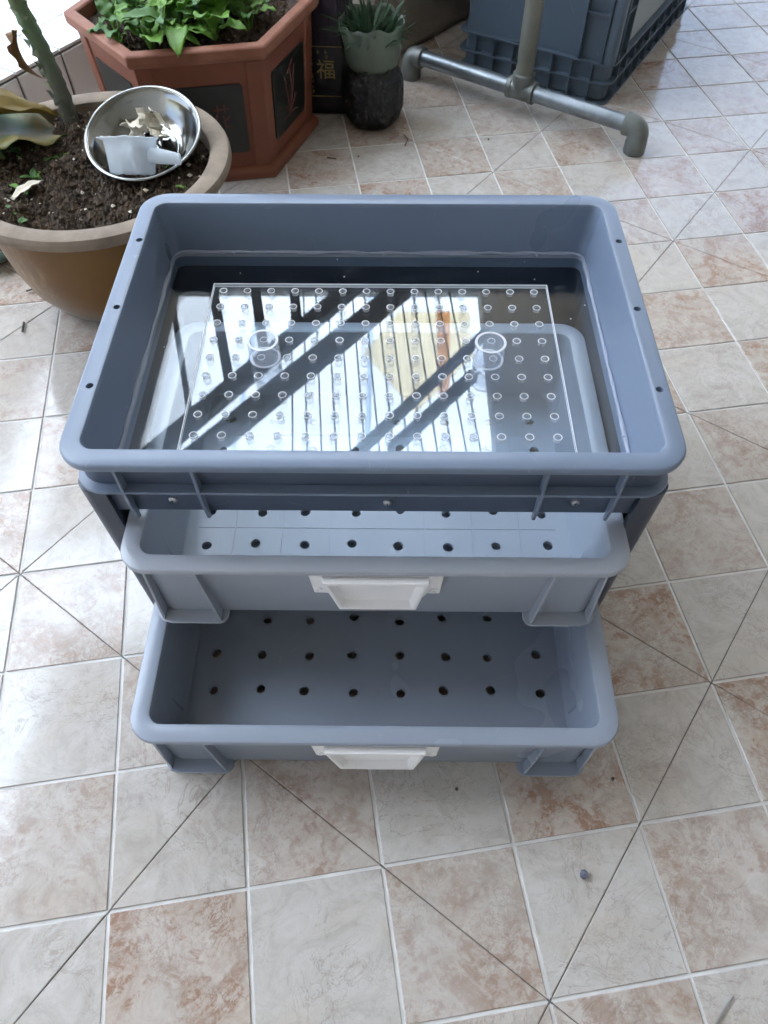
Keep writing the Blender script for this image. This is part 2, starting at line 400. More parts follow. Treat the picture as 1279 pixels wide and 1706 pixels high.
# ================================================================== SETTING
CELL = 0.1
FLOOR_ROT = 0.160312
GO = Vector((-0.1892, -0.3670, 0))      # grid vertex (0,0)
mb = MB(); mb.add([(-3, -3.0, 0), (4, -3.0, 0), (4, 5, 0), (-3, 5, 0)], [(0, 1, 2, 3)])
floor = struct(mb.build('floor', grout_mat(CELL, True)))
floor.location = (GO.x, GO.y, -0.0011); floor.rotation_euler = (0, 0, FLOOR_ROT)
def to_pix(p):
    d = Vector(p) - CAM; z = d.dot(FWD)
    return (639.5 + 1230.3 * d.dot(RIGHT) / z, 853 + 1230.3 * d.dot(DOWN) / z) if z > .05 else None
def inset_poly(pts, ds):
    n = len(pts); out = []
    for i in range(n):
        a, b, c = Vector(pts[i - 1]), Vector(pts[i]), Vector(pts[(i + 1) % n])
        e1 = (b - a).normalized(); e2 = (c - b).normalized()
        n1 = Vector((-e1.y, e1.x)); n2 = Vector((-e2.y, e2.x))
        d1, d2 = ds[i - 1], ds[i]
        p1 = b + n1 * d1; p2 = b + n2 * d2
        den = e1.x * e2.y - e1.y * e2.x; t = ((p2 - p1).x * e2.y - (p2 - p1).y * e2.x) / den
        out.append(p1 + e1 * t)
    return out
def tile_mesh(pts, kinds):
    g = {'g': .00125, 'd': .00035}
    lo = inset_poly(pts, [g[k] for k in kinds]); hi = inset_poly(pts, [g[k] + .0006 for k in kinds]); m_ = MB()
    n = len(pts)
    m_.loft([[(p.x, p.y, 0.0) for p in lo], [(p.x, p.y, .0007) for p in lo], [(p.x, p.y, .0011) for p in hi]], True, False, True)
    return m_.mesh('tile')
L = CELL
TM = {'sq': tile_mesh([(0, 0), (L, 0), (L, L), (0, L)], 'gggg'),
      'a1': tile_mesh([(0, 0), (L, 0), (0, L)], 'gdg'), 'a2': tile_mesh([(L, 0), (L, L), (0, L)], 'ggd'),
      'b1': tile_mesh([(0, 0), (L, 0), (L, L)], 'ggd'), 'b2': tile_mesh([(0, 0), (L, L), (0, L)], 'dgg')}
for me in TM.values(): me.materials.append(M['tile'])
rot = Matrix.Rotation(FLOOR_ROT, 4, 'Z')
cells = []
for c in range(-22, 30):
    for r in range(-38, 14):
        # cell spans c..c+1 and rows r..r+1 (rows count downwards, so local y = -(r+1)..-r)
        p = rot @ Vector(((c + .5) * L, -(r + .5) * L, 0)) + GO
        q = to_pix(p); ins = q is not None and -110 < q[0] < 1390 and -70 < q[1] < 1830
        dist = (p - CAM).length
        cells.append((0 if ins else 1, dist, c, r))
cells.sort()
far = MB(); made = 0
for off, dist, c, r in cells:
    if dist > 2.6: continue
    x, y = c * L, -(r + 1) * L
    if (c + r + 1) % 4 == 0: kinds = ('b1', 'b2')      # joint runs up to the right
    elif (c - r - 2) % 4 == 0: kinds = ('a1', 'a2')
    else: kinds = ('sq',)
    rnd = random.Random(c * 131 + r * 7919)
    br = (rnd.uniform(.50, 1.0) if (c + r) % 2 == 0 else rnd.uniform(.0, .20)); seed = rnd.random()
    for kd in kinds:
        if off == 0 and made < 296:
            t = bpy.data.objects.new('tile', TM[kd]); col.objects.link(t); t.parent = floor
            t.location = (x, y, random.uniform(-.0001, .0001)); t.rotation_euler = (random.uniform(-.003, .003), random.uniform(-.003, .003), 0); t.color = (br, seed, 0, 1); made += 1
        else:
            me = TM[kd]; far.add([(v.co.x + x, v.co.y + y, v.co.z) for v in me.vertices], [tuple(p.vertices) for p in me.polygons])
ft = far.build('outlying_tiles', M['tile'], floor); ft['kind'] = 'stuff'; ft.color = (.5, .3, 0, 1)

# roof over the terrace (framing and middle sheets known from their reflection; the rest shaped for light): solid slab, then open framing with rods
def roof():
    for i, (x0, x1, y0, y1) in enumerate(SLABS):
        struct(MB().box(x0, x1, y0, y1, 2.22, 2.34).build('unseen_roof_slab', M['concrete']))
    r = thing('translucent_roof', 'milky translucent roofing sheets, partly mirrored in the clear panel, partly added for light', 'roof', (0, 0, 2.341))
    for i, (x0, x1, y0, y1) in enumerate(SHEETS):
        MB().box(x0, x1 + .02, y0 - .05, y1 + .02, .006 + .006 * (i % 2), .010 + .006 * (i % 2)).build('roof_sheet', M['roofsheet'], r)
    m_ = MB(); m_.add([(-.12, 2.31, -.012), (.13, 1.91, -.012), (.42, 2.29, -.012), (.42, 2.62, -.012), (.05, 2.62, -.012)], [(0, 1, 2, 3, 4)]); o = m_.build('sunlit_patch', M['sunlitpatch'], r); o.modifiers.new('t', 'SOLIDIFY').thickness = .002  # made-up sheet; its warm colour stands for a sunlit building overhead
    m_ = MB(); m_.add([(.24, 2.0, -.016), (.29, 2.0, -.016), (.32, 2.62, -.016), (.25, 2.62, -.016)], [(0, 1, 2, 3)]); o = m_.build('sunlit_stripe', M['sunlitstripe'], r); o.modifiers.new('t', 'SOLIDIFY').thickness = .002  # made-up stripe, more of the same sunlit warmth put into colour
SHEETS = [(-3.6, -2.3, -.1, 1.45), (-2.3, -1.35, -.1, 1.45), (-1.35, -.7, .9, 2.75), (-.7, -.1, 1.2, 2.75), (-.1, .465, 1.35, 2.75), (-1.95, -1.62, 1.47, 2.60)]  # left-hand sheets are unseen, added for light and floor glare
SLABS = [(-3.6, -1.35, -3.6, -.1), (-1.35, -.7, -3.6, .9), (-.7, -.1, -3.6, 1.2), (-.1, .47, -3.6, 1.35), (.47, 3.2, -3.6, 2.75), (-3.6, -1.95, 1.45, 2.75), (-1.6, -1.35, 1.45, 2.75), (-1.95, -1.6, 2.62, 2.75), (-3.6, 3.2, 2.75, 3.6)]
roof()
struct(MB().box(-2.7, 2.4, -1.75, -1.6, 0, 2.22).build('unseen_rear_wall', M['fillwall']))  # unseen wall added to cut light from behind and bounce fill
struct(MB().box(2.0, 2.15, -1.6, 2.2, 0, 2.22).build('unseen_side_wall', M['fillwall']))  # unseen wall added to dim the right side and bounce fill
def beam(name, a, b, wdt, hgt, z, label=None, mat=None, parent=None):
    a = Vector((*a, 0)); b = Vector((*b, 0)); d = (b - a); ln = d.length; m_ = MB().box(0, ln, -wdt / 2, wdt / 2, 0, hgt)
    o = m_.build(name, mat or M['beam'], parent); o.location = (a.x, a.y, z); o.rotation_euler = (0, 0, math.atan2(d.y, d.x)); return o
def ext(a, b, t0, t1):
    a = Vector(a); b = Vector(b); return tuple(a + (b - a) * t0), tuple(a + (b - a) * t1)
frame = thing('canopy_frame', 'dark steel canopy frame of crossing beams mirrored in the clear panel', 'canopy', (0, 0, 2.2))
for a, b, wd in (((-.295, 2.53), (-.905, 1.70), .085), ((-.165, 2.37), (-.785, 1.59), .105), ((.415, 2.27), (-.085, 1.635), .034), ((.365, 2.015), (.055, 1.645), .045)):
    p, q = ext(a, b, -.55 if wd > .06 else -.1, 1.35 if wd > .06 else 1.12); beam('beam', p, q, wd, .05, 0, parent=frame)
for a, b, wd in (((-1.03, 2.33), (-.90, 1.86), .024), ((-.885, 2.6), (-.74, 2.04), .048), ((-.67, 2.6), (-.615, 2.32), .05), ((-.475, 2.6), (-.45, 2.42), .05)):
    p, q = ext(a, b, -.6, 1.0); beam('rafter', p, q, wd, .05, .052, parent=frame)
for i in range(14):
    x = -.45 + .064 * i
    beam('rod', (x - .08, 2.95), (x + .05, 1.46), .0075, .007, .105, parent=frame)

# ================================================================== LEDGE, top left
ang = math.atan2(.861, .508)
ledge = thing('tiled_ledge', 'low ledge faced with small white tiles behind the pots', 'ledge', (-.5406, .651, 0), ang)
MB().box(-.8, 1.4, .004, .8, 0, .097).build('core', M['tilebed'], ledge)
TS = .086
tm_top = MB().box(.0015, TS - .0015, .0015, TS - .0015, 0, .004).mesh('tile'); tm_top.materials.append(M['whitetile'])
tm_side = MB().box(.0025, TS - .0025, 0, .004, .002, .094).mesh('tile'); tm_side.materials.append(M['whitetile'])
for i in range(-5, 12):
    for j in range(0, 5):
        t = bpy.data.objects.new('tile', tm_top); col.objects.link(t); t.parent = ledge; t.location = (i * TS + .03, .001 + j * TS, .0972)
    t = bpy.data.objects.new('tile', tm_side); col.objects.link(t); t.parent = ledge; t.location = (i * TS + .03, 0, 0)

# beige wall block at the back
wd_ = Vector((.0965, .122)).normalized(); a0 = Vector((.0446, .982)) - wd_ * .10
wall = MB().box(0, .9, 0, .35, 0, .7).build('wall_end', M['plaster'], bevel=.012); wall.location = (a0.x, a0.y, 0); wall.rotation_euler = (0, 0, math.atan2(wd_.y, wd_.x))
tag(wall, 'dim beige plaster wall end behind the bottle planter', 'wall')

# ================================================================== MAIN CRATE
crate = thing('drawer_crate', 'tall grey plastic crate with open front holding two pulled out trays', 'crate', (0, 0, 0))
H = .242
def crate_build():
    # rim: rolled flat lip
    hx, hy = .2005, .1500
    prof = [(.1905, .1405, .2362, .018), (.1990, .1485, .2362, .0225), (.2003, .1498, .2368, .0235), (.2006, .1501, .2382, .024), (.2006, .1501, .2402, .024),
            (.2000, .1495, .2414, .0235), (.1988, .1483, .2420, .0225), (.1890, .1367, .2420, .0110), (.1877, .1354, .2416, .0100), (.1870, .1347, .2404, .0092), (.1868, .1345, .2362, .009)]
    m_ = MB(); loops = [rrect(a, b, r, z, 9) for a, b, z, r in prof]
    m_.loft(loops + [loops[0]])
    rim = m_.build('rim', M['crate'], crate, True)
    cut(rim, [cyl(x, y, .20, .26, .0026, 18) for x, y in ((-.1912, .083), (-.1916, .001), (-.1922, -.080), (.1938, .084), (.1932, .002), (.1928, -.080))])
    # upper wall, sloping in to the panel seat; the outside is the same plastic with shade put into its colour
    m_ = MB(); w1 = [rrect(.1868, .1345, .009, .2364), rrect(.1820, .1310, .008, .1960), rrect(.1812, .1302, .008, .1830)]
    w2 = [rrect(.1812, .1302, .008, .1830), rrect(.1948, .1405, .018, .1830), rrect(.1952, .1408, .018, .2360)]
    m_.loft(w1, True); m_.loft(w2, True, mi=1); m_.build('upper_wall', [M['crate'], M['shadedband']], crate, True)
    # flange round the outside
    m_ = MB(); lo = [rrect(.1949, .1409, .018, .2105), rrect(.1972, .1480, .020, .2105), rrect(.1977, .1485, .0205, .2115), rrect(.1972, .1480, .020, .2127), rrect(.1949, .1409, .018, .2130)]
    m_.loft(lo); m_.build('flange', M['crate'], crate, True)
    # lower walls: left, back, right and two narrow front posts around the opening
    outer = rrect(.1968, .1455, .0100, 0, 8); inner = rrect(.1955, .1411, .0080, 0, 8)
    n = len(outer); s = 9 * 4
    # reorder so the path starts at the right end of the front edge and runs right-back-left
    k0 = 27
    op = [(.1775, -.1455, 0)] + [outer[(k0 + i) % n] for i in range(n)] + [(-.1775, -.1455, 0)]
    ip = [(.1775, -.1411, 0)] + [inner[(k0 + i) % n] for i in range(n)] + [(-.1775, -.1411, 0)]
    m_ = MB(); Z = lambda L_, z: [(p[0], p[1], z) for p in L_]
    ring = lambda z: Z(op, z) + list(reversed(Z(ip, z)))
    taper = lambda L_: [(p[0] * .966, p[1] * .985, p[2]) for p in L_]
    m_.loft([taper(ring(.0)), ring(.2104)], True); m2 = m_
    k = len(op)
    for zz, base in ((0, 0), (1, 2 * k)):
        for i in range(k - 1):
            f = (base + i, base + i + 1, base + 2 * k - 2 - i, base + 2 * k - 1 - i); m_.f.append(f); m_.mi.append(0)
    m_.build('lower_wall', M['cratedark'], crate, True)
    # front ribs crossing the flange
    for x in (-.1635, -.1140, .1115, .1610):
        m_ = MB(); t = .0011
        prof = [(-.1410, .2360), (-.1486, .2360), (-.1484, .2128), (-.1476, .1960), (-.1445, .1790), (-.1410, .1755)]
        m_.loft([[(x - t, y, z) for y, z in prof], [(x + t, y, z) for y, z in prof]], True, True, True)
        m_.build('rib', M['crate'], crate, bevel=.0004)
    for sx in (-1, 1):
        for y in (-.09, .09):
            m_ = MB(); prof = [(.1950, .2360), (.1982, .2360), (.1976, .2132), (.1950, .2132)]
            m_.loft([[(sx * x, y - .0011, z) for x, z in prof], [(sx * x, y + .0011, z) for x, z in prof]], True, True, True)
            m_.build('rib', M['crate'], crate)
    for x, z in ((-.1360, .1955), (.0100, .1935), (.1374, .1955)):
        m_ = MB(); m_.lathe([(.0, .0022), (.0016, .0021), (.0028, .0012), (.0031, .0)], 20)
        s_ = m_.build('screw', M['metal'], crate, True); s_.location = (x, -.1406, z); s_.rotation_euler = (R(90), 0, 0)
        m_ = MB(); m_.box(-.0016, .0016, -.00028, .00028, .0018, .0024); m_.box(-.00028, .00028, -.0016, .0016, .0018, .0024)
        m_.build('slot', M['dark'], s_)
    # runners for the upper tray
    for sx in (-1, 1):
        x0, x1 = sorted((sx * .1640, sx * .1895)); MB().box(x0, x1, -.135, .136, .0850, .0890).build('runner', M['crate'], crate)
    # clear panel on the seat
    m_ = MB(); m_.loft([rrect(.1808, .1298, .008, .1930), rrect(.1808, .1298, .008, .1960)], True, True, True); m_.mi = [1] * (len(m_.f) - 2) + [0, 0]
    m_.build('clear_panel', [M['sheet'], M['edge']], crate)
    # silicone bead
    base = rrect(.1806, .1296, .0085, .1975, 10); pts = []; N_ = len(base)
    for i in range(N_):
        a, b = Vector(base[i]), Vector(base[(i + 1) % N_]); k = max(1, int((b - a).length / .006))
        for j in range(k): pts.append(a + (b - a) * j / k)
    rad = [.0012 + .0016 * (noise.noise(p * 60) + .3) for p in pts]
    pts = [p + Vector((noise.noise(p * 45 + Vector((9, 0, 0))), noise.noise(p * 45 + Vector((0, 7, 0))), abs(noise.noise(p * 45))))* .0011 for p in pts]
    m_ = MB(); m_.tube(pts + [pts[0]], [max(.0008, r) for r in rad] + [max(.0008, rad[0])], 8, False); m_.build('silicone_bead', M['bead'], crate, True)
    # panel pins under the bead, as the photo shows small pale heads
    for p in ((-.1290, .1285, .2), (.005, .1285, .2005), (.1400, .1275, .1995), (.1795, -.0840, .2012)):
        m_ = MB(); m_.lathe([(.0, .0022), (.0014, .0016), (.0019, .0)], 14); q = m_.build('silicone_blob', M['bead'], crate, True); q.location = (p[0], p[1], p[2] - .003)
crate_build()
rg = random.Random(19)
for i in range(9):                       # crumbs of cured silicone left on the panel
    m_ = MB(); m_.lathe([(.0, .0010), (.0005, .0008), (.0008, .0)], 8, 0, lambda a, z: .3 * math.sin(3 * a + i)); q = m_.build('silicone_speck', M['frostglint'], crate, True)
    e = i % 3; q.location = (rg.uniform(-.17, .17), rg.uniform(.095, .122), .1961) if e else (rg.choice((-1, 1)) * rg.uniform(.150, .174), rg.uniform(-.08, .09), .1961)
    q.scale = (rg.uniform(.5, 1.1),) * 3

# ================================================================== PERFORATED PLATE
plate = thing('perforated_plate', 'clear acrylic plate drilled with rows of holes and carrying two short tubes', 'plate', (0.0, 0, .1962))
def plate_build():
    m_ = MB(); xs = [-.1298 + .02012 * i for i in range(14)]; ys = [.0745 - .0201 * j for j in range(10)]; ys.reverse()
    x0, x1, y0, y1 = -.1390, .1435, -.1165, .0835; z0, z1 = 0.0, .0032
    holed_plate(m_, xs, ys, z0, z1, .0029, 0, (), 18, (x0, x1, y0, y1), 1)
    m_.add([(x0, y0, z0), (x1, y0, z0), (x1, y1, z0), (x0, y1, z0), (x0, y0, z1), (x1, y0, z1), (x1, y1, z1), (x0, y1, z1)], [(0, 1, 5, 4), (1, 2, 6, 5), (2, 3, 7, 6), (3, 0, 4, 7)], 2)
    me = m_.mesh('sheet'); bm = bmesh.new(); bm.from_mesh(me); bmesh.ops.remove_doubles(bm, verts=bm.verts, dist=1e-6); bm.to_mesh(me); bm.free()
    link('sheet', me, [M['sheet2'], M['hole'], M['edge']], plate)
    ringm = MB()      # whitish ring round each hole, its bright glint put into the colour
    for x in xs:
        for y in ys:
            for zz, rr in ((z1 + .0001, .00042),):
                ringm.tube([(x + .0030 * math.cos(R(30 * k)), y + .0030 * math.sin(R(30 * k)), zz) for k in range(13)], rr, 5, False)
    o = ringm.build('hole_glints', M['frostglint'], plate, True); o['kind'] = 'stuff'
    # whitish rods along the edges, standing in for thin glints of light
    for nm, a, b in (('edge_glint', (x0, y1), (x1, y1)), ('edge_glint', (x1, y1), (x1, y0)), ('edge_glint', (x0, y0), (x0, y1))):
        MB().tube([(*a, z1), (*b, z1)], .00045, 6).build(nm, M['frostglint'], plate); MB().tube([(*a, z0 + .0004), (*b, z0 + .0004)], .00040, 6).build(nm, M['frostglint'], plate)
    for x, y in ((-.0862, -.0060), (.0875, -.0070)):
        m_ = MB(); ro, ri, h = .0120, .0100, .0175; seg = 40
        C = lambda r, z: [(r * math.cos(2 * math.pi * k / seg), r * math.sin(2 * math.pi * k / seg), z) for k in range(seg)]
        m_.loft([C(ri, 0), C(ro, 0)], True, mi=1); m_.loft([C(ro, 0), C(ro, h)], True); m_.loft([C(ro, h), C(ri, h)], True, mi=1); m_.loft([C(ri, h), C(ri, 0)], True)
        t = m_.build('tube', [M['tube'], M['frostglint']], plate, True); t.location = (x, y, z1 + .0001)
plate_build()

# ================================================================== TRAYS
def make_tray(label, front_y, z, ridges, seed, missing):
    random.seed(seed); TM_ = M['traypale'] if ridges else M['tray']
    hx, hy, h = .1760, .1260, .0820
    t = thing('drawer_tray', label, 'tray', (0.0015, front_y + hy, z), 0, 'trays pulled out of the crate')
    prof = [(hx - .0125, hy - .0125, .0762, .012), (hx - .0012, hy - .0012, .0762, .020), (hx, hy, .0772, .021), (hx, hy, .0802, .021), (hx - .0006, hy - .0006, .0814, .0205), (hx - .0020, hy - .0020, h, .0195),
            (hx - .0118, hy - .0118, h, .0108), (hx - .0132, hy - .0132, .0814, .0098), (hx - .0138, hy - .0138, .0795, .0093)]
    m_ = MB(); lo = [rrect(a, b, r, zz, 8) for a, b, zz, r in prof]; m_.loft(lo + [rrect(hx - .0140, hy - .0140, .0092, .0762, 8), lo[0]]); m_.build('rim', TM_, t, True)
    wx, wy = hx - .0140, hy - .0140
    m_ = MB(); m_.loft([rrect(wx, wy, .0092, .0764, 8), rrect(wx - .0045, wy - .0045, .009, .0170, 8), rrect(wx - .0075, wy - .0075, .008, .0132, 8)], True)
    m_.loft([rrect(wx + .0055, wy + .0055, .013, .0764, 8), rrect(wx + .0030, wy + .0030, .012, .0060, 8), rrect(wx + .0010, wy + .0010, .011, .0012, 8), rrect(wx - .0075, wy - .0075, .008, .0012, 8)], True)
    m_.build('wall', TM_, t, True)
    bx, by = wx - .0075, wy - .0075
    xs = [-.1350 + .0386 * i for i in range(8)]; ys = [-.0600, -.0275, .0065, .0390, .0720]
    m_ = MB(); holed_plate(m_, xs, ys, .0098, .0130, .0039, .0022, missing, 18, (-bx + .004, bx - .004, -by + .004, by - .004), 0, .07)
    f = lambda zz: rrect(bx, by, .008, zz, 8)
    g = [(max(-bx + .004, min(bx - .004, p[0] * 1.0)), max(-by + .004, min(by - .004, p[1])), .0130) for p in f(.013)]
    m_.loft([f(.0131), g], True)
    m_.build('base', TM_, t, False)
    if ridges:
        for i, x in enumerate([-.1543 + .0386 * k for k in range(9)]):
            MB().box(x - .0006, x + .0006, -by + .01, by - .01, .0128, .01345).build('ridge', TM_, t)
        for y in (-.0760, -.0438, -.0105, .0228, .0555):
            MB().box(-bx + .01, bx - .01, y - .0006, y + .0006, .0128, .0134).build('ridge', TM_, t)
    for sx in (-1, 1):
        for sy in (-1, 1):
            m_ = MB(); base = [(.1130, .1080), (.1130, .1190), (.1150, .1228), (.1190, .1245), (.1560, .1245), (.1630, .1225), (.1668, .1180), (.1675, .1120), (.1675, .0760), (.1660, .0720), (.1540, .0700), (.1540, .1080)]
            P = [(sx * x, sy * y) for x, y in base]
            if sx * sy < 0: P.reverse()
            m_.loft([[(x, y, 0.0) for x, y in P], [(x, y, .0022) for x, y in P]], True, True, True)
            ft_ = m_.build('foot', TM_, t, bevel=.0005)
            def fin(pts4):
                v = MB(); (a, b, c, d), th = pts4
                v.loft([[p for p in (a, b, c, d)], [(p[0] + th[0], p[1] + th[1], p[2]) for p in (a, b, c, d)]], True, True, True); v.build('fin', TM_, ft_, bevel=.0003)
            # front fins (plane across the front wall) and a side fin
            fin((((sx * .1175, sy * .1080, .0022), (sx * .1175, sy * .1232, .0022), (sx * .1235, sy * .1235, .0761), (sx * .1235, sy * .1130, .0761)), (sx * .0018, 0)))
            fin((((sx * .1610, sy * .1100, .0022), (sx * .1610, sy * .1215, .0022), (sx * .1580, sy * .1235, .0761), (sx * .1580, sy * .1130, .0761)), (sx * .0018, 0)))
            fin((((sx * .1550, sy * .0760, .0022), (sx * .1665, sy * .0760, .0022), (sx * .1735, sy * .0800, .0761), (sx * .1630, sy * .0800, .0761)), (0, sy * .0018)))
    # handle on the front wall
    hd = bpy.data.objects.new('handle', None)
    m_ = MB()
    def ring(pts, y): return [(x, y, zz) for x, zz in pts]
    back = [(-.0465, .0735), (.0465, .0735), (.0450, .0500), (.0365, .0495), (.0290, .0360), (-.0270, .0360), (-.0345, .0495), (-.0440, .0500)]
    m_.loft([ring([(x * .97, zz) for x, zz in back], 0), ring(back, -.0085)], True, True, True)
    o_ = [(-.0370, .0733), (.0370, .0733), (.0290, .0362), (-.0270, .0362)]; i_ = [(-.0330, .0700), (.0330, .0700), (.0258, .0382), (-.0240, .0382)]
    i2 = [(-.0275, .0655), (.0275, .0655), (.0235, .0402), (-.0215, .0402)]
    m_.loft([ring(o_, -.0084), ring([(x * .985, zz) for x, zz in o_], -.0145), ring(i_, -.0145), ring(i2, -.0070)], True, False, True)
    hnd = m_.build('handle', M['handle'], t, bevel=.0009, segs=3); bpy.data.objects.remove(hd)
    hnd.location = (.001, -(wy + .0040), .0005)
    for x in (-.0405, .0410):
        v = MB(); v.lathe([(.0, .0004), (.0012, .0004), (.0014, .0012), (.0026, .0010), (.0028, .0)], 18); s_ = v.build('screw', M['handle'], hnd, True); s_.location = (x, -.0085, .0555); s_.rotation_euler = (R(90), 0, 0)
    return t
make_tray('upper grey tray with light wet looking base and white handle, under the panel', -.1830, .0895, True, 4, ())
make_tray('lower grey tray with white handle pulled out furthest onto the floor', -.2705, .0006, False, 9, ())
random.seed(21)

# ================================================================== ROUND POT
POT = Vector((-.3216, .3497, 0)); GROW = 1.0996; SHIFT = Vector((-.0011, .0434, -.0599))
def settle(o):
    # things standing in the round pot: final size and place
    o.location = Vector(o.location) * GROW + SHIFT; o.scale = Vector(o.scale) * GROW
pot = thing('round_pot', 'wide round brown glazed pot with bare clay rim and dark soil', 'flower pot', POT)
m_ = MB(); m_.lathe([(.080, 0), (.088, .004), (.102, .016), (.116, .040), (.124, .070), (.1295, .110), (.134, .1465)], 72); m_.f.pop(); m_.mi.pop(); m_.build('body', M['glaze'], pot, True)
def wobble(a, z): return .006 * noise.noise(Vector((math.cos(a) * 1.6, math.sin(a) * 1.6, z * 20)))
m_ = MB(); pr_ = [(.1335, .1460), (.1515, .1475), (.1538, .1510), (.1537, .1560), (.1518, .1596), (.1475, .1606), (.1335, .1600), (.1308, .1580), (.1298, .1500), (.1290, .1250)]
m_.lathe(pr_, 96, 0, wobble); m_.f = m_.f[:-2]; m_.mi = m_.mi[:-2]; m_.build('rim', M['potrim'], pot, True)
def soil_h(p, amp): return amp * (noise.noise(p * 34) + .6 * noise.noise(p * 90) + .5 * abs(noise.noise(p * 210)) + .3 * noise.noise(p * 420))
def soil_disc(rfun, z, amp, parent, rings=34, seg=90, mound=None, name='soil'):
    m_ = MB(); vs = [(0, 0, z)]; fs = []
    for i in range(1, rings + 1):
        for k in range(seg):
            a = 2 * math.pi * k / seg; r = rfun(a) * i / rings; p = Vector((r * math.cos(a), r * math.sin(a), 0))
            vs.append((p.x, p.y, z + soil_h(p, amp) + (mound(p) if mound else 0)))
    for k in range(seg): fs.append((0, 1 + k, 1 + (k + 1) % seg))
    for i in range(rings - 1):
        for k in range(seg):
            a, b = 1 + i * seg + k, 1 + i * seg + (k + 1) % seg; fs.append((a, a + seg, b + seg, b))
    m_.add(vs, fs); return m_.build(name, M['soil'], parent, True, auto=False)
def mound_fn(p): return .012 * max(0, 1 - (p - Vector((-.04, .085, 0))).length / .07)
def clods(parent, rf, z, n, size, seed, mat, name='soil_crumbs', amp=.004, mound=None):
    rg = random.Random(seed); m_ = MB()
    for _ in range(n):
        a = rg.uniform(0, 2 * math.pi); r = rf * math.sqrt(rg.random()); s = size * rg.uniform(.25, 1.0) ** 1.8
        p = Vector((r * math.cos(a), r * math.sin(a), 0))
        c_ = p + Vector((0, 0, z + soil_h(p, amp) + (mound(p) if mound else 0) + .25 * s))
        vs = [(c_ + Vector(d) * s * rg.uniform(.6, 1.25)) for d in ((1, 0, 0), (-1, 0, 0), (0, 1, 0), (0, -1, 0), (0, 0, .8), (0, 0, -.8))]
        m_.add(vs, [(0, 2, 4), (2, 1, 4), (1, 3, 4), (3, 0, 4), (2, 0, 5), (1, 2, 5), (3, 1, 5), (0, 3, 5)])
    o = m_.build(name, mat, parent); o['kind'] = 'stuff'; return o
soil_disc(lambda a: .1305, .1400, .0080, pot, 60, 160, mound=mound_fn)
clods(pot, .128, .1400, 8000, .0044, 3, M['clod'], amp=.0080, mound=mound_fn); clods(pot, .120, .1420, 60, .0085, 15, M['clod'], 'soil_lumps', amp=.0080, mound=mound_fn); clods(pot, .122, .1410, 130, .0036, 5, M['paper'], 'pale_litter', amp=.0080, mound=mound_fn)

def leaf(length, width, curl, fold, mat, name, parent, loc, az, el, wav=0.0, nseg=10, seed=0, tooth=0.0):
    """a leaf blade: midrib along +x, folded and curled, with its own thickness of veins and wavy margin"""
    vs, fs = [], []; acr = 6
    for i in range(nseg + 1):
        t = i / nseg; wv = width * (math.sin(math.pi * min(1, t * .96 + .04)) ** .75) * (1 - .25 * t) + .0006
        if tooth: wv *= 1 + tooth * (1 if i % 2 else -1)
        ca = curl * t; x = length * (math.sin(ca) / curl if abs(curl) > 1e-3 else t); z = -length * ((1 - math.cos(ca)) / curl if abs(curl) > 1e-3 else 0)
        for j in range(acr + 1):
            s = (j / acr - .5) * 2
            vs.append((x, s * wv * .5, z + abs(s) * wv * .5 * fold + wav * math.sin(t * 17 + s * 2 + seed) * abs(s)))
    n = acr + 1
    for i in range(nseg):
        for j in range(acr): fs.append((i * n + j, i * n + j + 1, (i + 1) * n + j + 1, (i + 1) * n + j))
    m_ = MB(); m_.add(vs, fs); o = m_.build(name, mat, parent, True, auto=False)
    sol = o.modifiers.new('thick', 'SOLIDIFY'); sol.thickness = .0006
    o.rotation_euler = (0, -el, az); o.location = loc; return o

# thick stemmed plant in the round pot
def stem_plant():
    base = Vector((-.333, .362, .178)); p = thing('scarred_stem_plant', 'plant with thick ringed green stem growing at the back of round pot', 'plant', base)
    pts, rad = [], []; n = 46
    top = Vector((-.0230, .015, .155))
    for i in range(n + 1):
        t = i / n; q = top * t + Vector((.004 * math.sin(t * 4), 0, 0)); pts.append(q)
        saw = (t * 13) % 1.0
        rad.append(.0078 - .0008 * t + .0013 * (1 - saw) + (.003 * max(0, 1 - t * 9)))
    m_ = MB(); m_.tube(pts, rad, 22); m_.build('stem', M['stem'], p, True, auto=False)
    for i in range(44):   # pointed leaf scars stepping round the stem
        t = (i + .5) / 44; a = i * 2.4; q = top * t; r = .0084 - .0006 * t
        d = Vector((math.cos(a), math.sin(a), 0)); s_ = Vector((-d.y, d.x, 0)); m_ = MB(); b = q + d * (r - .0012)
        m_.add([b + s_ * .0066 - d * .0018, b - s_ * .0066 - d * .0018, b + d * .0036 + Vector((0, 0, .0050)), b + Vector((0, 0, -.0055))], [(0, 1, 2), (0, 3, 1), (0, 2, 3), (1, 3, 2)]); m_.build('leaf_scar', M['stemscar'] if i % 2 else M['stem'], p)
    leaf(.050, .022, 1.3, .9, M['leafdry'], 'dry_leaf', p, tuple(top * .62 + Vector((-.012, -.004, .006))), R(200), R(-62), .003)
    for k in range(5):
        a = R(180 + 40 * k); MB().tube([(0, 0, .008), (.02 * math.cos(a), .02 * math.sin(a), .010), (.036 * math.cos(a + .2), .036 * math.sin(a + .2), .004)], [.0016, .0012, .0007], 7).build('root', M['paper'], p)
stem_plant()
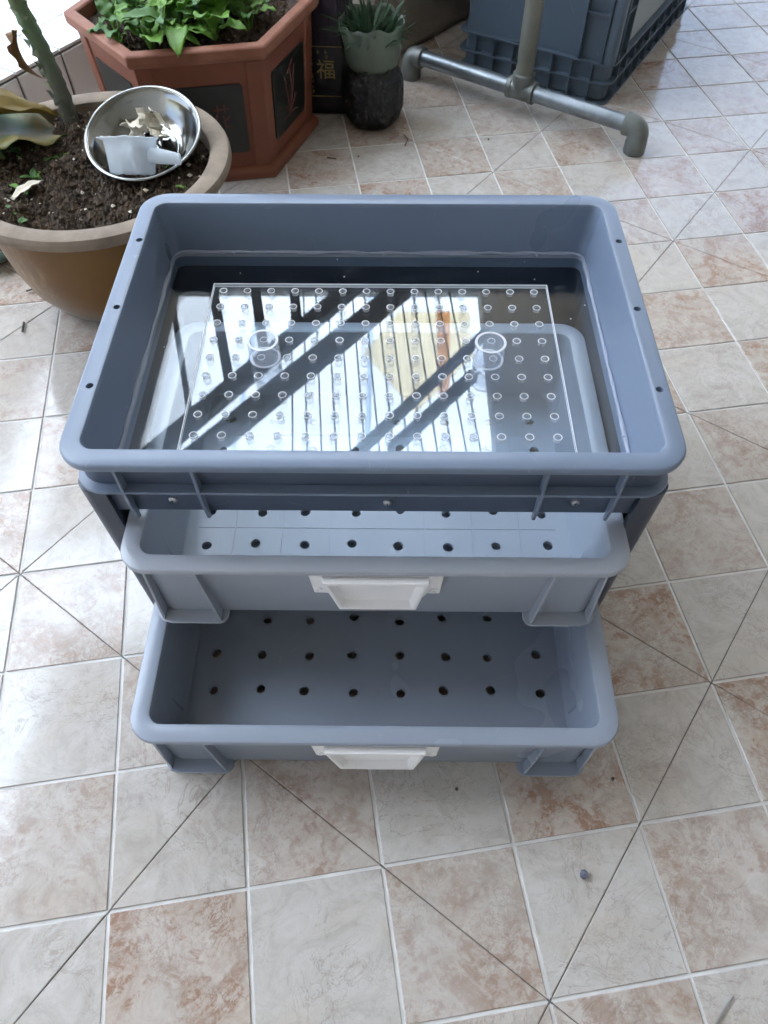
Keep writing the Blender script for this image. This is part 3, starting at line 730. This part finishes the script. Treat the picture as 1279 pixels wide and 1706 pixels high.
def broad_leaf():
    p = thing('yellowing_leaf_plant', 'large drooping green leaf turning yellow at the left of round pot', 'plant', (-.392, .305, .184))
    MB().tube([(0, 0, 0), (-.012, .004, .018), (-.03, .0, .03)], [.0035, .003, .0025], 9).build('stalk', M['leafyellow'], p)
    leaf(.118, .105, .5, .22, M['leafyellow'], 'leaf', p, (-.045, -.006, .022), R(24), R(4), .005, 16)
    leaf(.105, .050, .6, .7, M['leafmustard'], 'leaf', p, (-.042, .004, .030), R(30), R(10), .003, 14, 2)
    leaf(.055, .028, .9, .5, M['leafdry'], 'leaf', p, (-.060, .045, .030), R(70), R(25), .002, 10, 4)
broad_leaf()
rg = random.Random(8)
for i in range(16):                      # little weeds in the soil
    a = rg.uniform(2.2, 4.3) if i < 11 else rg.uniform(-.7, .9); r = rg.uniform(.05, .108)
    p = thing('weed', 'tiny green weed sprouting from the soil of round pot', 'weed', (-.2915 + r * math.cos(a), .2786 + r * math.sin(a), .178), 0, 'weeds in the round pot')
    for k in range(rg.randint(3, 6)):
        leaf(rg.uniform(.008, .016), rg.uniform(.004, .007), .8, .3, M['leafdeep'] if rg.random() < .6 else M['leafgreen'], 'leaf', p, (0, 0, .004), rg.uniform(0, 6.28), rg.uniform(.3, 1.0), 0, 5)
sl_ = leaf(.042, .011, .5, .35, M['paper'], 'fallen_leaf', None, (-.357, .222, .190), R(62), R(12), .001, 9)
tag(sl_, 'narrow pale dried leaf lying on soil near front rim', 'leaf')

# steel bowl tipped into the soil
def bowl():
    b = thing('steel_bowl', 'shiny stainless steel bowl tipped into the soil of round pot', 'bowl', (-.2400, .3140, .1870)); b.rotation_euler = (R(18), R(-3), 0); b.scale = (1.07, 1.07, .84)
    m_ = MB(); m_.lathe([(.0, .0), (.030, .0), (.034, .0012), (.043, .010), (.050, .022), (.0535, .030), (.0535, .0308), (.0525, .0305), (.049, .0225), (.042, .0108), (.0335, .0022), (.030, .0011), (.0, .0011)], 72); m_.build('body', M['steel'], b, True, auto=False)
    m_ = MB(); pts = [(.0545 * math.cos(a), .0545 * math.sin(a), .0306) for a in [2 * math.pi * k / 72 for k in range(73)]]; m_.tube(pts, .0017, 10, False); m_.build('rolled_rim', M['steel'], b, True)
    m_ = MB(); pts = [(.027 * math.cos(a), .027 * math.sin(a), .0012) for a in [2 * math.pi * k / 60 for k in range(61)]]; m_.tube(pts, .0008, 8, False); m_.build('base_ring', M['steel'], b, True)
bowl()
CUP = (-.2480, .2660, .1900)
def scoop():
    p = thing('plastic_cup', 'cut milky white plastic cup with a flat handle leaning on steel bowl', 'cup', CUP); p.rotation_euler = (R(-32), R(-3), R(-6))
    seg = 28; m_ = MB(); loops = []
    for i, (r, z) in enumerate(((.0205, 0), (.0225, .002), (.0235, .012), (.0245, .022), (.0265, .031), (.0295, .0335))):
        loops.append([(r * math.cos(R(180 + 180 * k / seg)) - (.004 if (k < 3 and i == 5) else 0), r * .62 * math.sin(R(180 + 180 * k / seg)), z + .0016 * noise.noise(Vector((k * .3, i, 2)))) for k in range(seg + 1)])
    m_.loft(loops, False); m_.add([Vector(q) for q in loops[0]], [tuple(range(seg + 1))])
    o = m_.build('body', M['milkyplastic'], p, True); s_ = o.modifiers.new('t', 'SOLIDIFY'); s_.thickness = .0012
    m_ = MB()
    m_.loft([[(.020 + .034 * t, -.006 - .004 * t + .0035 * math.cos(a), .018 - .004 * t + (.0080 * (1 - .35 * t)) * math.sin(a)) for a in [math.pi * 2 * k / 16 for k in range(16)]] for t in (0, .25, .5, .75, .93, 1.0)], True, False, True)
    m_.build('handle', M['milkyplastic'], p, True)
scoop()
rg = random.Random(4)
for i in range(8):
    m_ = MB(); n = 6; g = []
    for a in range(n):
        for b_ in range(n):
            x = (a / (n - 1) - .5) * rg.uniform(.018, .030); y = (b_ / (n - 1) - .5) * rg.uniform(.012, .018); g.append((x, y, .006 * noise.noise(Vector((x * 120, y * 120, i * 3.1)))))
    m_.add(g, [(a * n + b_, a * n + b_ + 1, (a + 1) * n + b_ + 1, (a + 1) * n + b_) for a in range(n - 1) for b_ in range(n - 1)])
    o = m_.build('dry_husk', M['paper'], None, False); s_ = o.modifiers.new('t', 'SOLIDIFY'); s_.thickness = .0007
    o.location = (-.2440 + rg.uniform(-.016, .020), .3180 + rg.uniform(-.010, .018), .2010 + .0022 * i); o.rotation_euler = (rg.uniform(-.9, .9), rg.uniform(-.7, .7), rg.uniform(0, 3))
    tag(o, 'pale torn scrap of dry husk piled in the steel bowl', 'scrap', 'dry husk scraps in the bowl')

for o in list(col.objects):
    if o.parent is None and o.name.split('.')[0] in ('scarred_stem_plant', 'yellowing_leaf_plant', 'weed', 'fallen_leaf', 'steel_bowl', 'plastic_cup', 'dry_husk'): settle(o)

# ================================================================== HEXAGONAL POT
HX = Vector((-.2610, .7060, 0)); HA = R(10.2)
hexp = thing('hexagonal_pot', 'large hexagonal red terracotta pot with black painted panels and leafy greens', 'flower pot', HX, HA)
def hexring(r, z): return [(r * math.cos(R(-120 + 60 * k)), r * math.sin(R(-120 + 60 * k)), z) for k in range(6)]
def hexpot():
    m_ = MB(); m_.loft([hexring(.1480, .014), hexring(.1530, .10), hexring(.1580, .160)], True); m_.build('body', M['terracotta'], hexp)
    m_ = MB(); m_.loft([hexring(.1585, .1595), hexring(.1690, .1635), hexring(.1722, .1670), hexring(.1722, .1775), hexring(.1710, .1800), hexring(.1560, .1805), hexring(.1540, .1780), hexring(.1520, .1500)], True)
    m_.build('rim', M['terrarim'], hexp, bevel=.0022)
    m_ = MB(); m_.loft([hexring(.1600, .0), hexring(.1600, .010), hexring(.1550, .0150), hexring(.1485, .0160)], True, True); m_.build('foot_band', M['terracotta'], hexp, bevel=.0015)
    for k in range(6):
        a = R(-120 + 60 * k)   # corner pilaster
        m_ = MB(); lo = []
        for r, z in ((.1505, .0150), (.1555, .09), (.1610, .1600)):
            c_ = Vector((r * math.cos(a), r * math.sin(a), z)); e1 = Vector((math.cos(a + R(120)), math.sin(a + R(120)), 0)); e2 = Vector((math.cos(a - R(120)), math.sin(a - R(120)), 0))
            lo.append([c_ + e1 * .020, c_, c_ + e2 * .020, c_ + e2 * .020 - Vector((math.cos(a), math.sin(a), 0)) * .006, c_ + e1 * .020 - Vector((math.cos(a), math.sin(a), 0)) * .006])
        m_.loft(lo, True, True, True); m_.build('corner_post', M['terracotta'], hexp, bevel=.001)
        # black panel on each face with cut corners
        am = R(-90 + 60 * k); nx, ny = math.cos(am), math.sin(am); tx, ty = -ny, nx
        def P(u, z, o): r_ = (.1480 + (.1580 - .1480) * (z - .014) / .146) * math.cos(R(30)); return (nx * (r_ + o) + tx * u, ny * (r_ + o) + ty * u, z)
        out = [(-.046, .038), (.046, .038), (.049, .042), (.051, .128), (.048, .132), (-.048, .132), (-.051, .128), (-.049, .042)]
        m_ = MB(); m_.loft([[P(u, z, -.001) for u, z in out], [P(u, z, .0016) for u, z in out]], True, False, True); pn = m_.build('panel', M['potpanel'], hexp)
        if k in (0, 1):
            strokes = ([((-.010, .100), (.012, .101)), ((-.004, .107), (-.004, .094)), ((.005, .108), (.005, .095)), ((-.006, .093), (-.011, .083)), ((-.008, .089), (-.008, .073)), ((.010, .091), (.002, .083)), ((.003, .092), (.003, .077)), ((.003, .077), (.012, .077))] if k == 0 else
                       [((0, .055), (.006, .095)), ((.006, .095), (.002, .120)), ((.0, .060), (-.012, .098)), ((.002, .062), (.016, .104)), ((0, .058), (.020, .075)), ((0, .058), (-.018, .072)), ((-.002, .056), (-.020, .055)), ((.004, .056), (.022, .052)), ((.012, .100), (.018, .116)), ((-.010, .100), (-.016, .112)), ((.002, .118), (.012, .124)), ((-.006, .112), (.003, .119))])
            ox = .018 if k == 0 else 0.0
            m_ = MB()
            for (u0, z0), (u1, z1) in strokes:
                m_.tube([P(u0 + ox, z0, .0018), P((u0 + u1) / 2 + ox, (z0 + z1) / 2, .0018), P(u1 + ox, z1, .0018)], [.0013, .0010, .0006], 6)
            m_.build('painted_brushwork', M['redpaint'], pn)
    soil_disc(lambda a: .1525 * math.cos(R(30)) / math.cos(((a + R(0)) % R(60)) - R(30)), .1640, .004, hexp, 26, 84)
    clods(hexp, .128, .1640, 2500, .005, 6, M['clod'])
hexpot()
def seedling(x, y, n, ln, seed, label, mats):
    rg = random.Random(seed); p = thing('leafy_seedling', label, 'plant', (x, y, .163), 0, 'leafy greens in the hexagonal pot')
    for k in range(n):
        az = k * 2.4 + rg.uniform(-.4, .4); el = rg.uniform(.35, 1.05); h = rg.uniform(.012, .032); rr = .008
        q = Vector((rr * math.cos(az), rr * math.sin(az), h)); MB().tube([(0, 0, 0), tuple(q * .6), tuple(q)], [.0016, .0013, .0010], 7).build('stalk', M['leafgreen'], p)
        L_ = ln * rg.uniform(.65, 1.1)
        leaf(L_, L_ * rg.uniform(.5, .68), rg.uniform(.5, 1.5), rg.uniform(.1, .45), mats[rg.randint(0, len(mats) - 1)], 'leaf', p, tuple(q), az, el, .0022, 12, seed + k, .03)
G2 = [M['leafgreen'], M['leafgreen'], M['leafdeep']]
for i, (x, y, n, ln) in enumerate(((-.345, .615, 5, .040), (-.300, .600, 7, .058), (-.262, .612, 7, .060), (-.222, .622, 6, .055), (-.325, .655, 7, .060), (-.275, .665, 8, .070), (-.232, .672, 7, .070), (-.180, .660, 5, .040), (-.365, .668, 4, .035), (-.190, .700, 4, .040), (-.300, .720, 7, .065), (-.245, .725, 7, .065), (-.345, .720, 6, .05), (-.270, .640, 6, .055))):
    seedling(x, y, n, ln, 40 + i, 'leafy green seedling, ' + ('front left of the hexagonal pot', 'left of centre by the front edge of hexagonal pot', 'middle of the front edge in hexagonal pot', 'right of centre by the front edge of hexagonal pot', 'second row left in hexagonal pot', 'tall one in the middle of hexagonal pot', 'tall one right of the middle in hexagonal pot', 'small and alone at the right of hexagonal pot', 'small one by the left corner of hexagonal pot', 'small one at the right rear of hexagonal pot', 'rear left of centre in hexagonal pot', 'rear right of centre in hexagonal pot', 'rear left corner of hexagonal pot', 'centre between the first and second rows of hexagonal pot')[i], G2)

# ================================================================== BLACK BAG, BOTTLE PLANTER
def bag():
    b = thing('black_bag', 'black glossy printed bag with gold character standing behind terracotta pot', 'bag', (-.0960, .8050, 0), R(-3))
    m_ = MB(); m_.loft([rrect(.046, .036, .014, 0, 5), rrect(.049, .039, .016, .012, 5), rrect(.0495, .0395, .016, .055, 5), rrect(.0485, .0385, .016, .1015, 5)], True, True, True); m_.build('body', M['bag'], b, True)
    m_ = MB(); lo = []
    for i, z in enumerate((.1017, .12, .15, .19, .23)):
        lo.append([(x * (1 + .03 * math.sin(j * 1.9)), y * (1 + .03 * math.sin(j * 1.9)), zz) for j, (x, y, zz) in enumerate(rrect(.0480 - .002 * i, .0380 - .002 * i, .016, z, 6))])
    m_.loft(lo, True, True, True); m_.build('upper_sleeve', M['bagpurple'], b, True)
    for z in (.0995, .0280): MB().box(-.034, .034, -.0402, -.0397, z, z + .0012).build('gold_line', M['gold'], b)
    cu = bpy.data.curves.new('character', 'FONT'); cu.body = '福'; cu.size = .030; cu.align_x = 'CENTER'; cu.align_y = 'CENTER'; cu.extrude = .0002
    tmp = bpy.data.objects.new('tmp', cu); col.objects.link(tmp)
    dg = bpy.context.evaluated_depsgraph_get(); me = bpy.data.meshes.new_from_object(tmp.evaluated_get(dg)); bpy.data.objects.remove(tmp)
    o = link('printed_character', me, M['gold'], b); o.location = (.008, -.0402, .0660); o.rotation_euler = (R(90), 0, 0)
    rg = random.Random(2)     # columns of small print, too small to read
    for cx, z1 in ((-.0145, .094), (-.0045, .094), (.0085, .095)):
        m_ = MB(); z = z1
        while z > (.036 if cx < 0 and cx < -.01 else .086):
            for k in range(4):
                u = cx + rg.uniform(-.002, .002); zz = z - rg.uniform(0, .005); 
                if k % 2: m_.box(u - .0018, u + .0018, -.0401, -.0397, zz, zz + .0006)
                else: m_.box(u, u + .0006, -.0401, -.0397, zz - .002, zz + .002)
            z -= .008
        m_.build('small_print', M['gold'], b)
bag()
def planter():
    b = thing('bottle_planter', 'cut green plastic bottle planter tied into a black bag', 'planter', (-.0190, .7480, 0))
    wb = lambda a, z: .10 * noise.noise(Vector((math.cos(a) * 3, math.sin(a) * 3, z * 40))) + .05 * noise.noise(Vector((math.cos(a) * 8, math.sin(a) * 8, z * 90)))
    m_ = MB(); m_.lathe([(.030, 0), (.036, .003), (.042, .010), (.0455, .02), (.047, .03), (.0475, .041), (.047, .052), (.0455, .062), (.043, .072), (.039, .080), (.037, .085), (.0385, .090)], 72, 0, wb); m_.build('black_base', M['blackfilm'], b, True, auto=False)
    m_ = MB(); lo = []; sg = 72
    for i in range(9):
        t = i / 8; lp = []
        for k in range(sg):
            a = 2 * math.pi * k / sg; dv = Vector((math.cos(a) * 4, math.sin(a) * 4, t * 3)); r = (.0375 + .0095 * t ** .6) * (1 + .06 * noise.noise(dv) * (.3 + t) + .03 * noise.noise(dv * 2.7))
            lp.append((r * math.cos(a), r * math.sin(a), .0835 + t * (.060 + .010 * noise.noise(Vector((math.cos(a) * 2.5, math.sin(a) * 2.5, 7))))))
        lo.append(lp)
    m_.loft(lo, True)
    o = m_.build('clear_sleeve', M['bottle'], b, True, auto=False); s_ = o.modifiers.new('t', 'SOLIDIFY'); s_.thickness = .0006
    m_ = MB(); m_.lathe([(.0, .112), (.038, .1115)], 30); m_.build('soil', M['soil'], b)
    rg = random.Random(31)
    for k in range(90):
        a = rg.uniform(0, 6.28); r = rg.uniform(0, .034)
        leaf(rg.uniform(.035, .065), rg.uniform(.003, .006), rg.uniform(.2, 1.1), .3, M['grass'], 'blade', b, (r * math.cos(a), r * math.sin(a), .112), a, rg.uniform(.8, 1.45), 0, 6)
planter()

# ================================================================== PIPE STAND
def pipes():
    E_, T_, W_ = Vector((.3700, .6610, .037)), Vector((.2140, .7700, .037)), Vector((.0500, .8846, .037)); p = thing('pipe_stand', 'galvanised steel pipe foot with elbow ends and upright post', 'pipe stand', (T_.x, T_.y, 0))
    o = Vector((T_.x, T_.y, 0)); e, t, w_ = E_ - o, T_ - o, W_ - o; d = (e - t).normalized()
    MB().tube([t + d * .012, e - d * .008], .0118, 28).build('pipe', M['galv'], p, True); MB().tube([w_ + d * .008, t - d * .012], .0118, 28).build('pipe', M['galv'], p, True)
    MB().tube([t + Vector((0, 0, .012)), t + Vector((.001, 0, .35))], .0135, 28).build('post', M['post'], p, True)
    m_ = MB(); m_.tube([t - d * .024, t - d * .0225, t - d * .016, t - d * .015, t + d * .015, t + d * .016, t + d * .0225, t + d * .024], [.0140, .0160, .0160, .0148, .0148, .0160, .0160, .0140], 28)
    u = Vector((0, 0, 1)); m_.tube([t, t + u * .014, t + u * .015, t + u * .024, t + u * .0255], [.0150, .0152, .0172, .0172, .0150], 28); m_.build('tee_fitting', M['fitting'], p, True)
    for c_, dd in ((e, d), (w_, -d)):
        pts = [c_ - dd * .016, c_ - dd * .0145, c_ - dd * .006]; rad = [.0140, .0160, .0158]
        for i in range(9):
            a = R(90 * i / 8); pts.append(c_ - dd * .004 + dd * (.012 * math.sin(a)) + Vector((0, 0, -.012 + .012 * math.cos(a)))); rad.append(.0150)
        q = c_ + dd * .008; pts += [q + Vector((0, 0, -.014)), q + Vector((0, 0, -.020)), q + Vector((0, 0, -.035)), q + Vector((0, 0, -.037))]; rad += [.0150, .0160, .0160, .0148]
        m_ = MB(); m_.tube(pts, rad, 28); m_.build('elbow', M['fitting'], p, True)
pipes()

# ================================================================== CRATE AT THE BACK
def back_crate():
    b = thing('storage_crate', 'dark blue grey ribbed storage crate standing behind the pipe', 'crate', (.3540, .7900, 0), R(60))
    # local x runs back along the right face, local y runs back along the left face
    LX, LY, h = .455, .272, .26
    cx, cy = LX / 2, LY / 2
    m_ = MB(); m_.loft([rrect(cx - .010, cy - .010, .012, .004, 5, cx, cy), rrect(cx - .010, cy - .010, .012, h, 5, cx, cy), rrect(cx - .014, cy - .014, .010, h, 5, cx, cy), rrect(cx - .014, cy - .014, .010, .008, 5, cx, cy)], True, True, True); m_.build('wall', M['backcrate'], b, True)
    for z in (.0, .030, .058):
        m_ = MB(); hh = .0022
        m_.loft([rrect(cx - .0105, cy - .0105, .012, z, 5, cx, cy), rrect(cx, cy, .018, z, 5, cx, cy), rrect(cx, cy, .018, z + hh, 5, cx, cy), rrect(cx - .0105, cy - .0105, .012, z + hh, 5, cx, cy)], True); m_.build('flange', M['backcrate'], b, True)
    def vf(x0, x1, y0, y1, z0, z1): MB().box(x0, x1, y0, y1, z0, z1).build('rib', M['backcrate'], b)
    for i in range(1, 8):
        y = LY * i / 8; vf(.0006, .0102, y - .0009, y + .0009, .0024, .0578)
    for i in range(1, 12):
        x = LX * i / 12; vf(x - .0009, x + .0009, .0006, .0102, .0024, .0578)
    for y in (.022, .060): vf(.0006, .0102, y - .001, y + .001, .0604, h)
    for x in (.022, .060): vf(x - .001, x + .001, .0006, .0102, .0604, h)
    for z in (.125, .19):
        vf(.0012, .0100, .0232, .0588, z, z + .002); vf(.0232, .0588, .0012, .0100, z, z + .002)
    MB().box(.075, .330, .0070, .0098, .066, .255).build('side_panel', M['palepanel'], b)
    # corner column between the ribs
    m_ = MB(); m_.loft([rrect(.010, .010, .006, .0604, 4, .0125, .0125), rrect(.010, .010, .006, h, 4, .0125, .0125)], True, True, True); m_.build('corner_column', M['backcrate'], b, True)
back_crate()

# ================================================================== SMALL THINGS
def twig(pts, r, label):
    o0 = Vector(pts[0]); m_ = MB(); m_.tube([Vector(p) - o0 for p in pts], r, 7); o = m_.build('twig', M['greytwig'] if 'grey' in label else M['twig'], None, True); o.location = o0; tag(o, label, 'twig', 'twigs on the tiles'); return o
twig([(-.4300, .2466, .0024), (-.4330, .2630, .0026)], .0013, 'short dark twig lying on the tile joint beside the round pot')
twig([(-.4470, .3212, .0026), (-.4358, .3271, .0026)], .0011, 'dark twig closest to the glass dish on the floor')
twig([(.2315, -.4295, .0018), (.2471, -.4138, .0018)], .0007, 'thin grey twig at the bottom right corner of the floor')
twig([(-.0855, .6345, .0022), (-.0718, .6313, .0022)], .0010, 'small dark twig on the floor behind the main crate')
twig([(.030, .700, .0022), (.036, .688, .0022), (.031, .668, .0022)], .0008, 'bent thin twig on the floor right of bottle planter')
m_ = MB(); m_.lathe([(0, 0), (.0028, .0004), (.0034, .002), (.0026, .0040), (0, .0046)], 9, 0, lambda a, z: .25 * noise.noise(Vector((math.cos(a), math.sin(a), z * 300)))); o = m_.build('pebble', simple('blue_grey_stone', (.12, .13, .17), .5), None); o.location = (.1571, -.3397, .0004)
tag(o, 'small blue grey pebble on pale tile at the lower right', 'pebble')
rg = random.Random(77)
for i, (x, y) in enumerate(((-.0388, .6399), (.066, -.2790), (.190, -.270), (.160, .690), (-.470, .130), (-.460, .10))):
    m_ = MB(); m_.lathe([(0, 0), (.0014, .0003), (.0013, .0016), (0, .0022)], 7, 0, lambda a, z: .3 * noise.noise(Vector((math.cos(a), math.sin(a), i)))); o = m_.build('grit', M['twig'], None); o.location = (x, y, .0003)
    tag(o, ('speck of grit behind the main crate beside a twig', 'black speck just right of the lower white handle', 'speck on the tile right of the lower tray foot', 'dark speck in front of the pipe near its tee', 'upper of two specks on floor left of the crate', 'lower of two specks on floor left of the crate')[i], 'grit', 'specks of grit on the floor')
def dish():
    d = thing('glass_dish', 'green glass dish of dark scraps at left edge behind round pot', 'dish', (-.5150, .4150, 0))
    m_ = MB(); m_.lathe([(.030, .0), (.045, .004), (.058, .022), (.061, .028), (.0595, .0285), (.056, .0225), (.043, .0065), (.0, .0055)], 48); m_.build('body', M['glassdish'], d, True)
    m_ = MB(); m_.lathe([(.0, .017), (.030, .018), (.051, .0165)], 40, 0, None); m_.build('dark_scraps', M['soil'], d, True); clods(d, .048, .018, 160, .006, 12, M['grass'], 'green_scraps')
dish()
